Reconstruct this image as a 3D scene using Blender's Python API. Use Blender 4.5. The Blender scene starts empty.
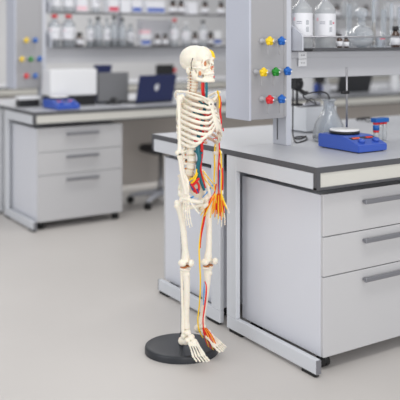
import bpy, bmesh, math, random
from mathutils import Vector, Matrix, Quaternion
random.seed(7)
S = bpy.context.scene
COL = S.collection
PI = math.pi

# ---------------------------------------------------------------- camera
# world x runs along the benches, y across them; the camera looks between the two
H = 1.449; FPX = 785.0; HOR = 39.0
Fx, Fy = .5422, .8403            # forward direction on the floor
cam_d = bpy.data.cameras.new('camera'); cam = bpy.data.objects.new('camera', cam_d); COL.objects.link(cam)
cam.location = (0, 0, H); cam.rotation_euler = (PI/2, 0, -math.atan2(Fx, Fy))
cam_d.sensor_width = 36; cam_d.lens = FPX/400*36
cam_d.shift_y = (HOR-200)/400
cam_d.clip_end = 60
cam_d.dof.use_dof = True; cam_d.dof.focus_distance = 3.72; cam_d.dof.aperture_fstop = 1.45
S.camera = cam

# ---------------------------------------------------------------- light
W = bpy.data.worlds.new('world'); S.world = W; W.use_nodes = True
bg = W.node_tree.nodes['Background']; bg.inputs[0].default_value = (.97, .975, 1, 1); bg.inputs[1].default_value = .66
def area(name, loc, target, sx, sy, power, col=(1, 1, 1)):
    l = bpy.data.lights.new(name, 'AREA'); l.shape = 'RECTANGLE'; l.size = sx; l.size_y = sy; l.energy = power; l.color = col
    o = bpy.data.objects.new(name, l); COL.objects.link(o); o.location = loc
    o.rotation_euler = (Vector(target)-Vector(loc)).to_track_quat('-Z', 'Y').to_euler()
    return o
area('offscreen_fill', (-3.5, 2.2, 1.9), (2.2, 3.6, .8), 3.2, 2.2, 68, (.95, .97, 1))
area('offscreen_fill', (.6, -4.6, 1.8), (3.2, 5.0, .7), 5.5, 2.4, 190, (1, .99, .98))  # added behind the camera to brighten the bench fronts; no known window there
area('ceiling_lamp', (2.0, 1.6, 3.0), (2.0, 1.6, 0), 2.6, .5, 24, (1, .98, .95))
area('ceiling_lamp', (2.6, 4.8, 3.0), (2.6, 4.8, 0), 3.4, .5, 32, (1, .98, .95))
area('ceiling_lamp', (4.6, 7.9, 3.0), (4.6, 7.9, 0), 4.4, .6, 60, (1, .98, .95))
area('ceiling_lamp', (5.0, 10.6, 3.0), (5.0, 10.6, 0), 4.4, .6, 60, (1, .98, .95))
S.view_settings.view_transform = 'Standard'; S.view_settings.look = 'None'
S.view_settings.exposure = 0.0; S.view_settings.gamma = 1.0; S.view_settings.use_curve_mapping = False

# ---------------------------------------------------------------- materials
def lin(c):
    return tuple(((v/255)/12.92 if v/255 <= .04045 else ((v/255+.055)/1.055)**2.4) for v in c)
def mat(name, rgb, rough=.5, metal=0, noise=0, scale=20, spec=.5, bump=0, coat=0, sss=0):
    m = bpy.data.materials.new(name); m.use_nodes = True
    nt = m.node_tree; b = nt.nodes['Principled BSDF']; c = lin(rgb)
    b.inputs['Base Color'].default_value = (*c, 1); b.inputs['Roughness'].default_value = rough
    b.inputs['Metallic'].default_value = metal; b.inputs['Specular IOR Level'].default_value = spec
    b.inputs['Coat Weight'].default_value = coat
    if sss:
        b.inputs['Subsurface Weight'].default_value = sss; b.inputs['Subsurface Radius'].default_value = (.006, .003, .0015); b.inputs['Subsurface Scale'].default_value = 1
    if noise or bump:
        tc = nt.nodes.new('ShaderNodeTexCoord'); n = nt.nodes.new('ShaderNodeTexNoise')
        n.inputs['Scale'].default_value = scale; n.inputs['Detail'].default_value = 5
        nt.links.new(tc.outputs['Object'], n.inputs['Vector'])
        if noise:
            r = nt.nodes.new('ShaderNodeValToRGB')
            r.color_ramp.elements[0].position = .3; r.color_ramp.elements[1].position = .7
            r.color_ramp.elements[0].color = (*[v*(1-noise) for v in c], 1); r.color_ramp.elements[1].color = (*[min(1, v*(1+noise)) for v in c], 1)
            nt.links.new(n.outputs['Fac'], r.inputs['Fac']); nt.links.new(r.outputs['Color'], b.inputs['Base Color'])
        if bump:
            bp = nt.nodes.new('ShaderNodeBump'); bp.inputs['Strength'].default_value = bump; bp.inputs['Distance'].default_value = .002
            nt.links.new(n.outputs['Fac'], bp.inputs['Height']); nt.links.new(bp.outputs['Normal'], b.inputs['Normal'])
    return m
def glass(name, tint=(240, 243, 244), body=.16, gloss=.9):
    m = bpy.data.materials.new(name); m.use_nodes = True; nt = m.node_tree; nt.nodes.clear()
    out = nt.nodes.new('ShaderNodeOutputMaterial'); mix = nt.nodes.new('ShaderNodeMixShader'); mix2 = nt.nodes.new('ShaderNodeMixShader')
    tr = nt.nodes.new('ShaderNodeBsdfTransparent'); tr.inputs[0].default_value = (*lin(tint), 1)
    gl = nt.nodes.new('ShaderNodeBsdfGlossy'); gl.inputs['Roughness'].default_value = .04
    df = nt.nodes.new('ShaderNodeBsdfDiffuse'); df.inputs[0].default_value = (*lin(tint), 1)
    lw = nt.nodes.new('ShaderNodeLayerWeight'); lw.inputs[0].default_value = .35
    mul = nt.nodes.new('ShaderNodeMath'); mul.operation = 'MULTIPLY'; mul.inputs[1].default_value = gloss
    nt.links.new(lw.outputs['Facing'], mul.inputs[0])
    mix2.inputs[0].default_value = body
    nt.links.new(tr.outputs[0], mix2.inputs[1]); nt.links.new(df.outputs[0], mix2.inputs[2])
    nt.links.new(mul.outputs[0], mix.inputs[0]); nt.links.new(mix2.outputs[0], mix.inputs[1]); nt.links.new(gl.outputs[0], mix.inputs[2])
    nt.links.new(mix.outputs[0], out.inputs[0]); return m
M = dict(
    white=mat('white_laminate', (216, 218, 225), .45, noise=.01, scale=3),
    front=mat('drawer_front', (196, 196, 198), .4),
    frame=mat('light_grey_powder_coat', (208, 211, 216), .5),
    top=mat('worktop_laminate', (183, 185, 190), .4, noise=.015, scale=6),
    edge=mat('dark_grey_edging', (82, 83, 87), .5),
    apron=mat('cream_apron', (208, 207, 200), .55, noise=.01),
    apronw=mat('pale_apron', (222, 225, 229), .5),
    beige=mat('grey_brown_panel', (214, 207, 200), .7),
    side=mat('side_cover_grey', (188, 192, 204), .5),
    panel=mat('grey_panel', (165, 165, 168), .5, noise=.01, scale=4),
    post=mat('pale_blue_grey_metal', (197, 200, 208), .42),
    trunk=mat('trunking_grey', (190, 191, 195), .5),
    steel=mat('brushed_steel', (168, 168, 172), .32, metal=.85),
    handle=mat('grey_metal_handle', (140, 141, 147), .38, metal=.55),
    chrome=mat('chrome', (200, 200, 205), .15, metal=.9),
    black=mat('black_plastic', (28, 28, 31), .45), dark=mat('charcoal_plastic', (48, 49, 52), .5),
    base=mat('black_stand_plastic', (38, 41, 47), .38),
    rubber=mat('black_rubber', (24, 24, 25), .7),
    navy=mat('navy_plastic', (38, 47, 92), .4), grey=mat('grey_plastic', (118, 119, 122), .5),
    blue=mat('blue_enamel', (60, 92, 184), .35), bluek=mat('blue_plastic', (28, 102, 190), .35),
    bluecap=mat('blue_cap', (22, 96, 178), .4),
    yellow=mat('yellow_plastic', (244, 208, 28), .35), green=mat('green_plastic', (26, 140, 40), .35), red=mat('red_plastic', (222, 40, 48), .35),
    whitep=mat('white_plastic', (232, 233, 235), .4), ceramic=mat('white_ceramic', (238, 238, 238), .25),
    label=mat('paper_label', (226, 227, 232), .6), ink=mat('grey_ink', (140, 142, 155), .7), pink=mat('pink_ink', (236, 196, 204), .7), redink=mat('red_ink', (205, 40, 80), .6), blueink=mat('blue_ink', (70, 100, 180), .6),
    glass=glass('clear_glass', (232, 236, 240), .26), frost=glass('cloudy_glass', (222, 225, 228), .45, .6), liquid=glass('grey_liquid', (140, 143, 148), .85, .4),
    brown=mat('amber_glass', (66, 40, 26), .15, coat=.6), stain=glass('stained_glass', (200, 184, 164), .4, .7),
    orange=mat('orange_display', (235, 92, 60), .4), floor=mat('floor_vinyl', (200, 196, 192), .42, noise=.012, scale=2.5, spec=.35),
    wall=mat('wall_paint', (205, 206, 208), .8), cable=mat('black_cable', (34, 34, 38), .5),
    hole=mat('socket_hole', (90, 90, 95), .6),
)

# ---------------------------------------------------------------- helpers
class MB:
    def __init__(s): s.bm = bmesh.new(); s.mats = []
    def mi(s, m):
        if m is None: return 0
        if m not in s.mats: s.mats.append(m)
        return s.mats.index(m)
    def add(s, verts, faces, m=None, smooth=False):
        vs = [s.bm.verts.new(v) for v in verts]; k = s.mi(m)
        for f in faces:
            try: fc = s.bm.faces.new([vs[i] for i in f]); fc.material_index = k; fc.smooth = smooth
            except ValueError: pass
        return vs
    def box(s, x0, x1, y0, y1, z0, z1, m=None, bev=0):
        b = bmesh.new(); bmesh.ops.create_cube(b, size=1)
        for v in b.verts: v.co = Vector(((x0+x1)/2+v.co.x*(x1-x0), (y0+y1)/2+v.co.y*(y1-y0), (z0+z1)/2+v.co.z*(z1-z0)))
        if bev: bmesh.ops.bevel(b, geom=b.edges[:], offset=bev, segments=2, affect='EDGES', profile=.5)
        s.merge(b, m)
    def merge(s, b, m=None, smooth=False):
        b.verts.index_update()
        s.add([v.co.copy() for v in b.verts], [[v.index for v in f.verts] for f in b.faces], m, smooth); b.free()
    def lathe(s, prof, c=(0, 0, 0), n=24, m=None, axis=None):
        # prof: (radius, height) from bottom to top
        q = Vector((0, 0, 1)).rotation_difference(Vector(axis)) if axis else Quaternion()
        vs = []; fs = []
        for r, z in prof:
            for i in range(n):
                a = 2*PI*i/n; vs.append(q @ Vector((max(r, 1e-5)*math.cos(a), max(r, 1e-5)*math.sin(a), z)) + Vector(c))
        for j in range(len(prof)-1):
            for i in range(n):
                fs.append((j*n+i, j*n+(i+1) % n, (j+1)*n+(i+1) % n, (j+1)*n+i))
        fs.append(tuple(range(n))[::-1]); fs.append(tuple((len(prof)-1)*n+i for i in range(n)))
        s.add(vs, fs, m, True)
    def ell(s, c, r, rot=None, m=None, n=16):
        b = bmesh.new(); bmesh.ops.create_uvsphere(b, u_segments=n, v_segments=max(8, n*2//3), radius=1)
        R = rot if rot is not None else Matrix.Identity(3)
        for v in b.verts: v.co = R @ Vector((v.co.x*r[0], v.co.y*r[1], v.co.z*r[2])) + Vector(c)
        s.merge(b, m, True)
    def tube(s, pts, rad, n=8, m=None, sub=4, flat=1.0, up=None, cap=True, closed=False):
        pts = [Vector(p) for p in pts]
        if not hasattr(rad, '__len__'): rad = [rad]*len(pts)
        P, Rr = spline(pts, rad, sub)
        # frames
        T = [(P[min(i+1, len(P)-1)]-P[max(i-1, 0)]).normalized() for i in range(len(P))]
        nrm = Vector(up) if up else (Vector((0, 0, 1)) if abs(T[0].z) < .9 else Vector((1, 0, 0)))
        vs = []; fs = []
        for i, p in enumerate(P):
            t = T[i]; base = Vector(up) if up else nrm
            a = base - t*base.dot(t)
            if a.length < 1e-4: a = t.orthogonal()
            a.normalize(); nrm = a; b = t.cross(a)
            for k in range(n):
                an = 2*PI*k/n
                vs.append(p + a*math.cos(an)*Rr[i] + b*math.sin(an)*Rr[i]*flat)
        L = len(P)
        for j in range(L-1):
            for k in range(n): fs.append((j*n+k, j*n+(k+1) % n, (j+1)*n+(k+1) % n, (j+1)*n+k))
        if cap:
            e0 = len(vs); vs.append(P[0]-T[0]*Rr[0]*.6); vs.append(P[-1]+T[-1]*Rr[-1]*.6)
            for k in range(n):
                fs.append((e0, (k+1) % n, k)); fs.append((e0+1, (L-1)*n+k, (L-1)*n+(k+1) % n))
        s.add(vs, fs, m, True)
    def prism(s, poly, a0, a1, axis='x', m=None, smooth=False):
        n = len(poly)
        f = {'x': lambda a, p: (a, p[0], p[1]), 'y': lambda a, p: (p[0], a, p[1]), 'z': lambda a, p: (p[0], p[1], a)}[axis]
        vs = [f(a0, p) for p in poly]+[f(a1, p) for p in poly]
        s.add(vs, [tuple(range(n))[::-1], tuple(range(n, 2*n))]+[(i, (i+1) % n, n+(i+1) % n, n+i) for i in range(n)], m, smooth)
    def mesh(s, name, m=None):
        bmesh.ops.recalc_face_normals(s.bm, faces=s.bm.faces[:])
        me = bpy.data.meshes.new(name); s.bm.to_mesh(me); s.bm.free()
        for k in (s.mats or [m]): me.materials.append(k)
        return me
    def build(s, name, m=None, parent=None, loc=(0, 0, 0), label=None):
        if m is not None and not s.mats: s.mats = []
        o = bpy.data.objects.new(name, s.mesh(name, m)); COL.objects.link(o); o.location = loc
        if parent: o.parent = parent
        if label: o['label'] = label
        return o
def spline(pts, rad, sub):
    if len(pts) < 3 or sub < 2: return list(pts), list(rad)
    P = []; R = []
    for i in range(len(pts)-1):
        p0 = pts[i-1] if i else pts[0]*2-pts[1]; p1 = pts[i]; p2 = pts[i+1]; p3 = pts[i+2] if i+2 < len(pts) else pts[-1]*2-pts[-2]
        for k in range(sub):
            t = k/sub
            P.append(.5*((2*p1)+(p2-p0)*t+(2*p0-5*p1+4*p2-p3)*t*t+(3*p1-p0-3*p2+p3)*t*t*t)); R.append(rad[i]+(rad[i+1]-rad[i])*(3*t*t-2*t*t*t))
    P.append(pts[-1]); R.append(rad[-1]); return P, R
def tag(o, label, cat, group=None):
    o['label'] = label; o['category'] = cat
    if group: o['group'] = group
    return o
def thing(name, label, cat, loc=(0, 0, 0), rotz=0, group=None):
    o = bpy.data.objects.new(name, None); COL.objects.link(o); o.location = loc; o.rotation_euler = (0, 0, rotz); o.empty_display_size = .05
    return tag(o, label, cat, group)
def copy_tree(o, parent=None):
    c = o.copy(); COL.objects.link(c); c.parent = parent
    for ch in list(o.children): copy_tree(ch, c)
    return c
def dup(o, loc, rotz=None, label=None, group=None):
    c = copy_tree(o); c.location = loc
    if rotz is not None: c.rotation_euler = (0, 0, rotz)
    if label: c['label'] = label
    if group: c['group'] = group
    return c
def bx(name, m, parent, x0, x1, y0, y1, z0, z1, bev=0, label=None):
    b = MB(); b.box(x0, x1, y0, y1, z0, z1, m, bev); return b.build(name, m, parent, label=label)
def struct(o): o['kind'] = 'structure'; return o
def onp(px, y):
    "x of the point seen at picture column px on the upright plane y"
    k = (px-200)/FPX; dy = Fy-Fx*k; return (Fx+Fy*k)*y/dy
def dep(px, y): return y/(Fy-Fx*(px-200)/FPX)
def zat(py, px, y): return H-(py-HOR)/FPX*dep(px, y)

# ---------------------------------------------------------------- the setting
struct(bx('floor', M['floor'], None, -4, 12, -6, 13.1, -.1, 0))
struct(bx('wall_back', M['wall'], None, -4, 12, 13, 13.1, 0, 3.2))
struct(bx('wall_right', M['wall'], None, 12, 12.1, -6, 13.1, 0, 3.2))

# ---------------------------------------------------------------- benches
TOPZ = .9; DEP = .7145
def bench(x0, x1, yf, sgn, label, frames, panels=(), group=None, inset=.004, back=.043):
    "yf: y of the working edge, sgn +1: bench extends to larger y"
    t = thing('laboratory_bench', label, 'bench', (x0, yf, 0), 0, group)
    L = x1-x0; Y = lambda a: a*sgn
    def by(n, m, xa, xb, ya, yb, za, zb, bev=0, **k):
        a, b = sorted((Y(ya), Y(yb))); return bx(n, m, t, xa, xb, a, b, za, zb, bev, **k)
    by('worktop', M['top'], .003, L-.003, .003, DEP-.0005, TOPZ-.01, TOPZ)
    by('worktop_edge', M['edge'], 0, L, 0, DEP-.0005, TOPZ-.026, TOPZ-.0005, label='dark grey worktop edge')
    # front apron: cream board between dark grey rails
    by('apron', M['apron'], .02, L-.02, .004, .02, .812, TOPZ-.026)
    by('apron_rail', M['edge'], .0, L, .0, .022, .801, .812, label='dark grey lower apron rail')
    by('corner_post', M['edge'], .0, .022, -.001, .02, .803, TOPZ-.026)
    for fx in frames:
        fx -= x0; w = .026
        b = MB(); q = lambda ya, yb, za, zb, bev=.003: b.box(fx, fx+w, *sorted((Y(ya), Y(yb))), za, zb, M['frame'], bev)
        q(inset, DEP-back, .014, .077, .004); q(DEP-back-.08, DEP-back, .077, .873, .003); q(.022, DEP-back-.08, .803, .873)
        fr = b.build('leg_frame', M['frame'], t)
        by('foot_end_cap', M['handle'], fx+.001, fx+w-.001, inset-.006, inset, .016, .075)
        for ya, yb in ((inset+.008, inset+.096), (DEP-back-.12, DEP-back-.02)):
            by('foot_pad', M['rubber'], fx+.002, fx+w-.002, ya, yb, 0, .014, label='black rubber foot pad')
    for xa, xb in panels:
        by('back_panel', M['beige'], xa-x0, xb-x0, DEP-.03, DEP-.012, .13, .8, label='grey-brown board under the worktop')
    return t
def pedestal_proto():
    t = thing('drawer_cabinet', '', 'drawer cabinet')
    w, d = .716, .6
    bx('body', M['white'], t, 0, w, .019, d, .06, .768, .002)
    for k, (za, zb) in enumerate(((.588, .772), (.413, .584), (.061, .409))):
        dr = bx('drawer', M['front'], t, .001, w-.001, 0, .018, za, zb, .0025)
        b = MB(); zc = zb-(.053 if k == 0 else .040); b.box(.228, .5, -.03, -.016, zc-.011, zc+.009, M['handle'], .003)
        b.box(.234, .25, -.02, .0, zc-.006, zc+.004, M['handle']); b.box(.478, .494, -.02, .0, zc-.006, zc+.004, M['handle'])
        b.build('handle', M['handle'], dr, label='grey metal bar handle')
    for cx in (.042, w-.042):
        for cy in (.05, d-.06):
            b = MB(); b.lathe([(.02, -.011), (.025, -.008), (.025, .008), (.02, .011)], (cx+.013, cy, .0255), 16, M['rubber'], (1, 0, 0))
            b.lathe([(.02, -.011), (.025, -.008), (.025, .008), (.02, .011)], (cx-.013, cy, .0255), 16, M['rubber'], (1, 0, 0))
            b.box(cx-.004, cx+.004, cy-.02, cy+.014, .02, .056, M['dark']); b.box(cx-.022, cx+.022, cy-.02, cy+.02, .05, .06, M['dark'])
            b.build('castor', M['rubber'], t, label='black swivel castor')
    return t
X1 = 2.231; Y1 = 2.542
bench(X1, 5.2, Y1, 1, 'near white laboratory bench with grey worktop carrying the blue hotplate', [X1, 3.9, 5.17])
bench(X1, 5.2, Y1+1.43, -1, 'bench half backing onto the near bench, just behind the skeleton', [X1, 3.9, 5.17], inset=.075, back=.015)
X2 = 2.137; Y2 = 5.608
bench(X2, 8.6, Y2, 1, 'blurred laboratory bench in the second row with laptops on its grey top', [X2, 5.1, 8.5], [(2.95, 5.1), (5.13, 8.4)])
bench(X2, 8.6, Y2+1.43, -1, 'rear half of the second bench row behind its service trunking', [X2, 5.1, 8.5])
X3 = 2.1; Y3 = 8.674
bench(X3, 10, Y3, 1, 'farthest bench row seen at the left picture edge', [X3, 5, 9.9], [(3, 9)])
ped = pedestal_proto(); ped.location = (X1+.069, Y1+.034, 0); ped['label'] = 'large white three-drawer cabinet under the near bench with grey bar handles'
dup(ped, (X2+.045, Y2+.034, 0), None, 'blurred white three-drawer cabinet under the second-row bench at left')
dup(ped, (X1+.059+.716, Y1+1.43-.034, 0), PI, 'white cabinet under the bench half behind the skeleton legs')
dup(ped, (X2+.045+.716, Y2+1.43-.034, 0), PI, 'white cabinet under the rear half of the second bench row')

# ---------------------------------------------------------------- service columns with gas valves
def valve_shape():
    k = MB()
    # knob: four lobes around an axis pointing to -y
    for i in range(5):
        a = 2*PI*i/5+.3; k.ell((math.cos(a)*.014, -.068, math.sin(a)*.014), (.010, .013, .010), n=10)
    k.lathe([(.012, 0), (.017, .006), (.018, .02), (.013, .03), (.006, .034), (.006, .046), (.003, .048)], (0, -.05, 0), 16, None, (0, -1, 0))
    return k
def stem_shape():
    k = MB()
    k.lathe([(.014, 0), (.014, .006), (.009, .012), (.008, .05), (.010, .052), (.010, .06)], (0, 0, 0), 14, M['trunk'], (0, -1, 0))
    k.tube([(0, -.035, 0), (0, -.05, -.02), (0, -.052, -.05), (0, -.052, -.07)], [.005, .005, .004, .003], m=M['panel'])
    return k
def white_dot():
    k = MB(); k.lathe([(.0045, 0), (.0045, .002)], (.0, -.0975, 0), 10, M['whitep'], (0, -1, 0)); return k
VALVES = [('yellow', .078, 1.439), ('bluek', .154, 1.439), ('yellow', .04, 1.285), ('green', .116, 1.285), ('bluek', .192, 1.287), ('red', .078, 1.148), ('bluek', .154, 1.148)]
CN = dict(yellow='yellow', bluek='blue', green='green', red='red')
def column(cx, cy, label, length, group=None):
    "cx: left face of the hung valve box, cy: its front face"
    t = thing('service_column', label, 'service column', (cx, cy, TOPZ), 0, group)
    z = lambda v: v-TOPZ
    b = MB(); b.box(.012, .225, 0, .2, z(1.044), z(2.35), M['panel'], .004); b.build('valve_box', M['panel'], t)
    b = MB(); b.box(0, .014, -.003, .203, z(1.04), z(2.35), M['side'], .003); b.box(.222, .238, -.004, .01, z(1.05), z(2.35), M['panel'], .002); b.build('side_cover', M['side'], t, label='pale blue-grey side cover of the valve box')
    b = MB(); b.box(.238, .272, -.001, .112, 0, z(2.35), M['post'], .003); b.build('post', M['post'], t)
    bx('post_slot', M['edge'], t, .2365, .238, .068, .076, z(.925), z(1.05), label='dark slot in the post')
    for c, vx, vz in VALVES:
        v = stem_shape().build('gas_valve', M['post'], t, (vx, 0, vz-TOPZ))
        kn = valve_shape().build('knob', M[c], v, label=CN[c]+' valve knob')
        white_dot().build('knob_dot', M['whitep'], v)
    # trunking
    b = MB(); b.box(.272, length, .03, .17, z(1.243), z(1.385), M['trunk'], .003); b.box(.272, length, .022, .03, z(1.35), z(1.383), M['trunk'], .002); b.build('trunking', M['trunk'], t)
    return t
c1 = column(2.322, 3.15, 'service column on the near bench with coloured gas valves', 2.6)
def sockets(c, xs):
    for x in xs:
        for k in (0, 1):
            s_ = bx('socket', M['whitep'], c, x, x+.055, .016, .023, .405+k*.04, .443+k*.04, .002)
            b = MB()
            for dx in (.02, .035): b.box(x+dx-.003, x+dx+.003, .015, .0165, .421+k*.04, .427+k*.04, M['hole'])
            b.build('socket_holes', M['hole'], s_)
sockets(c1, [.335])
c2 = column(2.2, 6.2, 'blurred service column with coloured gas valves on the second-row bench at left', 6.3)
# shelves
def shelf(x0, x1, y0, y1, z, label, posts=(), rail=True, drop=0, bracket=True):
    t = thing('reagent_shelf', label, 'shelf', (x0, y0, z))
    L = x1-x0; D = y1-y0
    bx('shelf_board', M['trunk'], t, 0.004, L, 0, D, -.009, 0)
    bx('front_edge', M['edge'], t, .008, L, -.004, 0, -.01, .002)
    if bracket:
        for xx in (0, L):
            b = MB(); b.prism([(-.012, -.012), (D, -.012), (D, .15), (D*.4, .15), (-.002, .075), (-.012, .06)], xx-.003, xx+.005, 'x', M['post'])
            b.build('end_bracket', M['post'], t)
    if rail:
        b = MB(); b.tube([(0, -.006, .06), (L, -.006, .06)], .0045, sub=1, m=M['steel']); b.build('rail', M['steel'], t, label='thin steel retaining rail')
    return t
SH1 = 1.401
s1 = shelf(2.605, 4.9, 3.085, 3.42, SH1, 'glass-laden reagent shelf with rail on the near bench')
bx('bumper', M['black'], s1, .02, .07, -.01, -.004, -.016, -.004)
s2 = shelf(2.5, 8.4, 6.16, 6.5, 1.385, 'lower blurred reagent shelf crowded with bottles in second row')
s3 = shelf(2.5, 8.4, 6.2, 6.5, 1.68, 'upper blurred reagent shelf of the second row', rail=False)
b = MB()
for xx in (.8, 2.4, 4.1, 5.8): b.box(xx, xx+.03, .302, .33, -.295, .55, M['post'])
b.build('upright', M['post'], s3)
TZ = TOPZ+.0008
# ---------------------------------------------------------------- hotplate
def hotplate(name, loc, rz, label, rod=True):
    t = thing(name, label, 'hotplate', loc, rz)
    w = .192
    b = MB()
    prof = [(0, .004), (0, .034), (.012, .04), (.10, .068), (.115, .071), (.285, .071), (.29, .066), (.29, .004)]
    b.prism(prof, 0, w, 'x', M['blue'])
    bmesh.ops.recalc_face_normals(b.bm, faces=b.bm.faces[:])
    bmesh.ops.bevel(b.bm, geom=b.bm.edges[:], offset=.003, segments=2, affect='EDGES')
    b.build('housing', M['blue'], t)
    b = MB()
    for fx in (.02, w-.02):
        for fy in (.02, .27): b.lathe([(.008, 0), (.008, .006)], (fx, fy, 0), 10, M['rubber'])
    b.build('foot', M['rubber'], t)
    b = MB(); b.lathe([(.05, .07), (.05, .076), (.074, .077), (.076, .079), (.076, .089), (.074, .0905)], (w/2+.001, .2, -.004), 40, M['black']); b.build('plate_rim', M['black'], t)
    b = MB(); b.lathe([(.073, .090), (.0745, .092), (.0745, .0965), (.073, .098)], (w/2+.001, .2, -.004), 40, M['ceramic']); b.build('heating_plate', M['ceramic'], t)
    sl = Vector((0, .088, .028)).normalized(); up = Vector((0, -.028, .088)).normalized()
    def onsl(x, s_): return Vector((x, .012, .04)) + sl*s_
    for x in (.055, .15):
        b = MB(); b.lathe([(.017, -.002), (.017, .012), (.0145, .016)], onsl(x, .026), 20, M['blue'], up); b.build('dial', M['blue'], t)
    b = MB()
    p = [onsl(.02, .056)+up*.0008, onsl(.185, .056)+up*.0008, onsl(.185, .082)+up*.0008, onsl(.02, .082)+up*.0008]
    b.add(p+[v-up*.003 for v in p], [(0, 1, 2, 3), (4, 5, 6, 7), (0, 1, 5, 4), (2, 3, 7, 6), (1, 2, 6, 5), (3, 0, 4, 7)], M['dark'])
    sc_ = b.build('display_panel', M['dark'], t)
    for xa, xb, mm in ((.035, .085, 'orange'), (.125, .17, 'red')):
        b = MB(); p = [onsl(xa, .062)+up*.0018, onsl(xb, .062)+up*.0018, onsl(xb, .077)+up*.0018, onsl(xa, .077)+up*.0018]
        b.add(p+[v-up*.001 for v in p], [(0, 1, 2, 3), (4, 5, 6, 7), (0, 1, 5, 4), (2, 3, 7, 6), (1, 2, 6, 5), (3, 0, 4, 7)], M[mm]); b.build('readout', M[mm], sc_)
    if rod:
        b = MB(); b.lathe([(.0055, .06), (.0055, .40), (.003, .403)], (w*.97, .278, 0), 12, M['steel']); r = b.build('support_rod', M['steel'], t)
        b = MB(); b.box(w*.97-.022, w*.97+.012, .268, .288, .262, .279, M['black'], .003); b.lathe([(.008, 0), (.008, .02)], (w*.97-.035, .278, .27), 12, M['black'], (1, 0, 0)); b.build('rod_clamp', M['black'], r)
    return t
hotplate('hotplate_stirrer', (2.668, 2.738, TZ), 0, 'blue hotplate stirrer with round white plate on the near bench')
hotplate('hotplate_stirrer', (onp(57, 5.655), 5.655, TZ), 0, 'blurred blue hotplate in front of the white instrument on the second-row bench', rod=False)

# ---------------------------------------------------------------- vessels
def erlenmeyer(loc, r, h, label):
    t = thing('erlenmeyer_flask', label, 'flask', loc)
    b = MB(); nr = r*.34
    b.lathe([(r*.9, 0), (r, .008), (r, h*.18), (r*.86, h*.42), (nr*1.3, h*.7), (nr, h*.76), (nr, h*.95), (nr*1.3, h*.96), (nr*1.3, h), (nr*.9, h), (nr*.85, h*.78), (nr*1.1, h*.69), (r*.8, h*.4), (r*.93, h*.15), (r*.85, .01)], n=40, m=M['glass'])
    b.build('flask_body', M['glass'], t)
    b = MB(); b.lathe([(r*.84, .011), (r*.86, h*.1), (r*.75, h*.22)], n=32, m=M['liquid']); b.build('liquid', M['liquid'], t)
    return t
erlenmeyer((2.875, 3.175, TZ), .088, .225, 'large clear conical flask behind the blue hotplate')
def bottle(name, loc, r, h, cap, body='glass', lab=True, label='', group=None, cat='bottle', fill=None, dot=None, rz=0):
    t = thing(name, label, cat, loc, rz, group)
    b = MB(); sh = h*.66
    b.lathe([(r*.93, 0), (r, .004), (r, sh), (r*.93, sh+r*.3), (r*.5, sh+r*.75), (r*.36, sh+r*.95), (r*.36, h*.93), (r*.4, h*.935), (r*.4, h*.95)], n=28, m=M[body]); b.build('bottle_body', M[body], t)
    b = MB(); b.lathe([(r*.5, h*.9), (r*.5, h*.985), (r*.45, h)], n=20, m=M[cap]); b.build('bottle_cap', M[cap], t)
    if fill:
        b = MB(); b.lathe([(r*.9, .005), (r*.93, .01), (r*.93, sh*fill)], n=24, m=M['liquid']); b.build('liquid', M['liquid'], t)
    if lab:
        b = MB(); n = 18; z0, z1 = sh*.3, sh*.92; R = r*1.012; vs = []
        for k in range(n+1):
            a = math.radians(-195+210*k/n); vs += [(R*math.cos(a), R*math.sin(a), z0), (R*math.cos(a), R*math.sin(a), z1)]
        vs += [(v[0]*.985, v[1]*.985, v[2]) for v in vs]
        m0 = 2*(n+1); fs = [(2*k, 2*k+2, 2*k+3, 2*k+1) for k in range(n)]+[(m0+2*k, m0+2*k+2, m0+2*k+3, m0+2*k+1) for k in range(n)]
        b.add(vs, fs, M['label'], True); lb = b.build('label', M['label'], t, label='white paper label')
        def patch(a0, a1, za, zb, mm):
            b = MB(); vs = []; R2 = R*1.008
            for k in range(5):
                a = math.radians(a0+(a1-a0)*k/4); vs += [(R2*math.cos(a), R2*math.sin(a), za), (R2*math.cos(a), R2*math.sin(a), zb)]
            b.add(vs, [(2*k, 2*k+2, 2*k+3, 2*k+1) for k in range(4)], M[mm], True); return b.build('label_print', M[mm], lb)
        if r > .04:
            H_ = z1-z0
            patch(-128, -98, z0+H_*.62, z0+H_*.65, 'ink'); patch(-128, -98, z0+H_*.55, z0+H_*.575, 'ink'); patch(-150, -136, z0+H_*.68, z0+H_*.82, 'pink')
            patch(-75, -58, z0+H_*.2, z0+H_*.42, 'frost'); patch(-75, -58, z0+H_*.5, z0+H_*.7, 'frost')
        else: patch(-110, -70, z0+(z1-z0)*.4, z0+(z1-z0)*.6, 'ink')
        if dot: patch(-52, -42, z0+(z1-z0)*.55, z0+(z1-z0)*.63, 'redink')
    return t
def px_thing(f, px, y, z, *a, **k): return f(*a[:0], (onp(px, y), y, z), **k)
y = 3.165
bottle('reagent_bottle', (onp(302.2, y), y, SH1+.0008), .0545, .30, 'whitep', body='frost', fill=.32, label='clear bottle with white label, first on the near shelf beside the column', rz=-.6)
bottle('reagent_bottle', (onp(325.2, y), y, SH1+.0008), .0555, .30, 'whitep', body='frost', fill=.32, dot=True, label='clear white-labelled bottle with a red dot, second from the column', rz=-.6)
def vial(loc, r, h, label, group, cap='black', body='brown', lab=True):
    t = thing('vial', label, 'vial', loc, 0, group)
    b = MB(); b.lathe([(r, 0), (r, h*.62), (r*.55, h*.74), (r*.55, h*.8)], n=18, m=M[body]); b.build('vial_body', M[body], t)
    b = MB(); b.lathe([(r*.68, h*.78), (r*.68, h)], n=16, m=M[cap]); b.build('vial_cap', M[cap], t)
    if lab:
        b = MB(); b.lathe([(r*1.02, h*.12), (r*1.02, h*.5)], n=18, m=M['label']); b.build('label', M['label'], t)
    return t
y = 3.15
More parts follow.
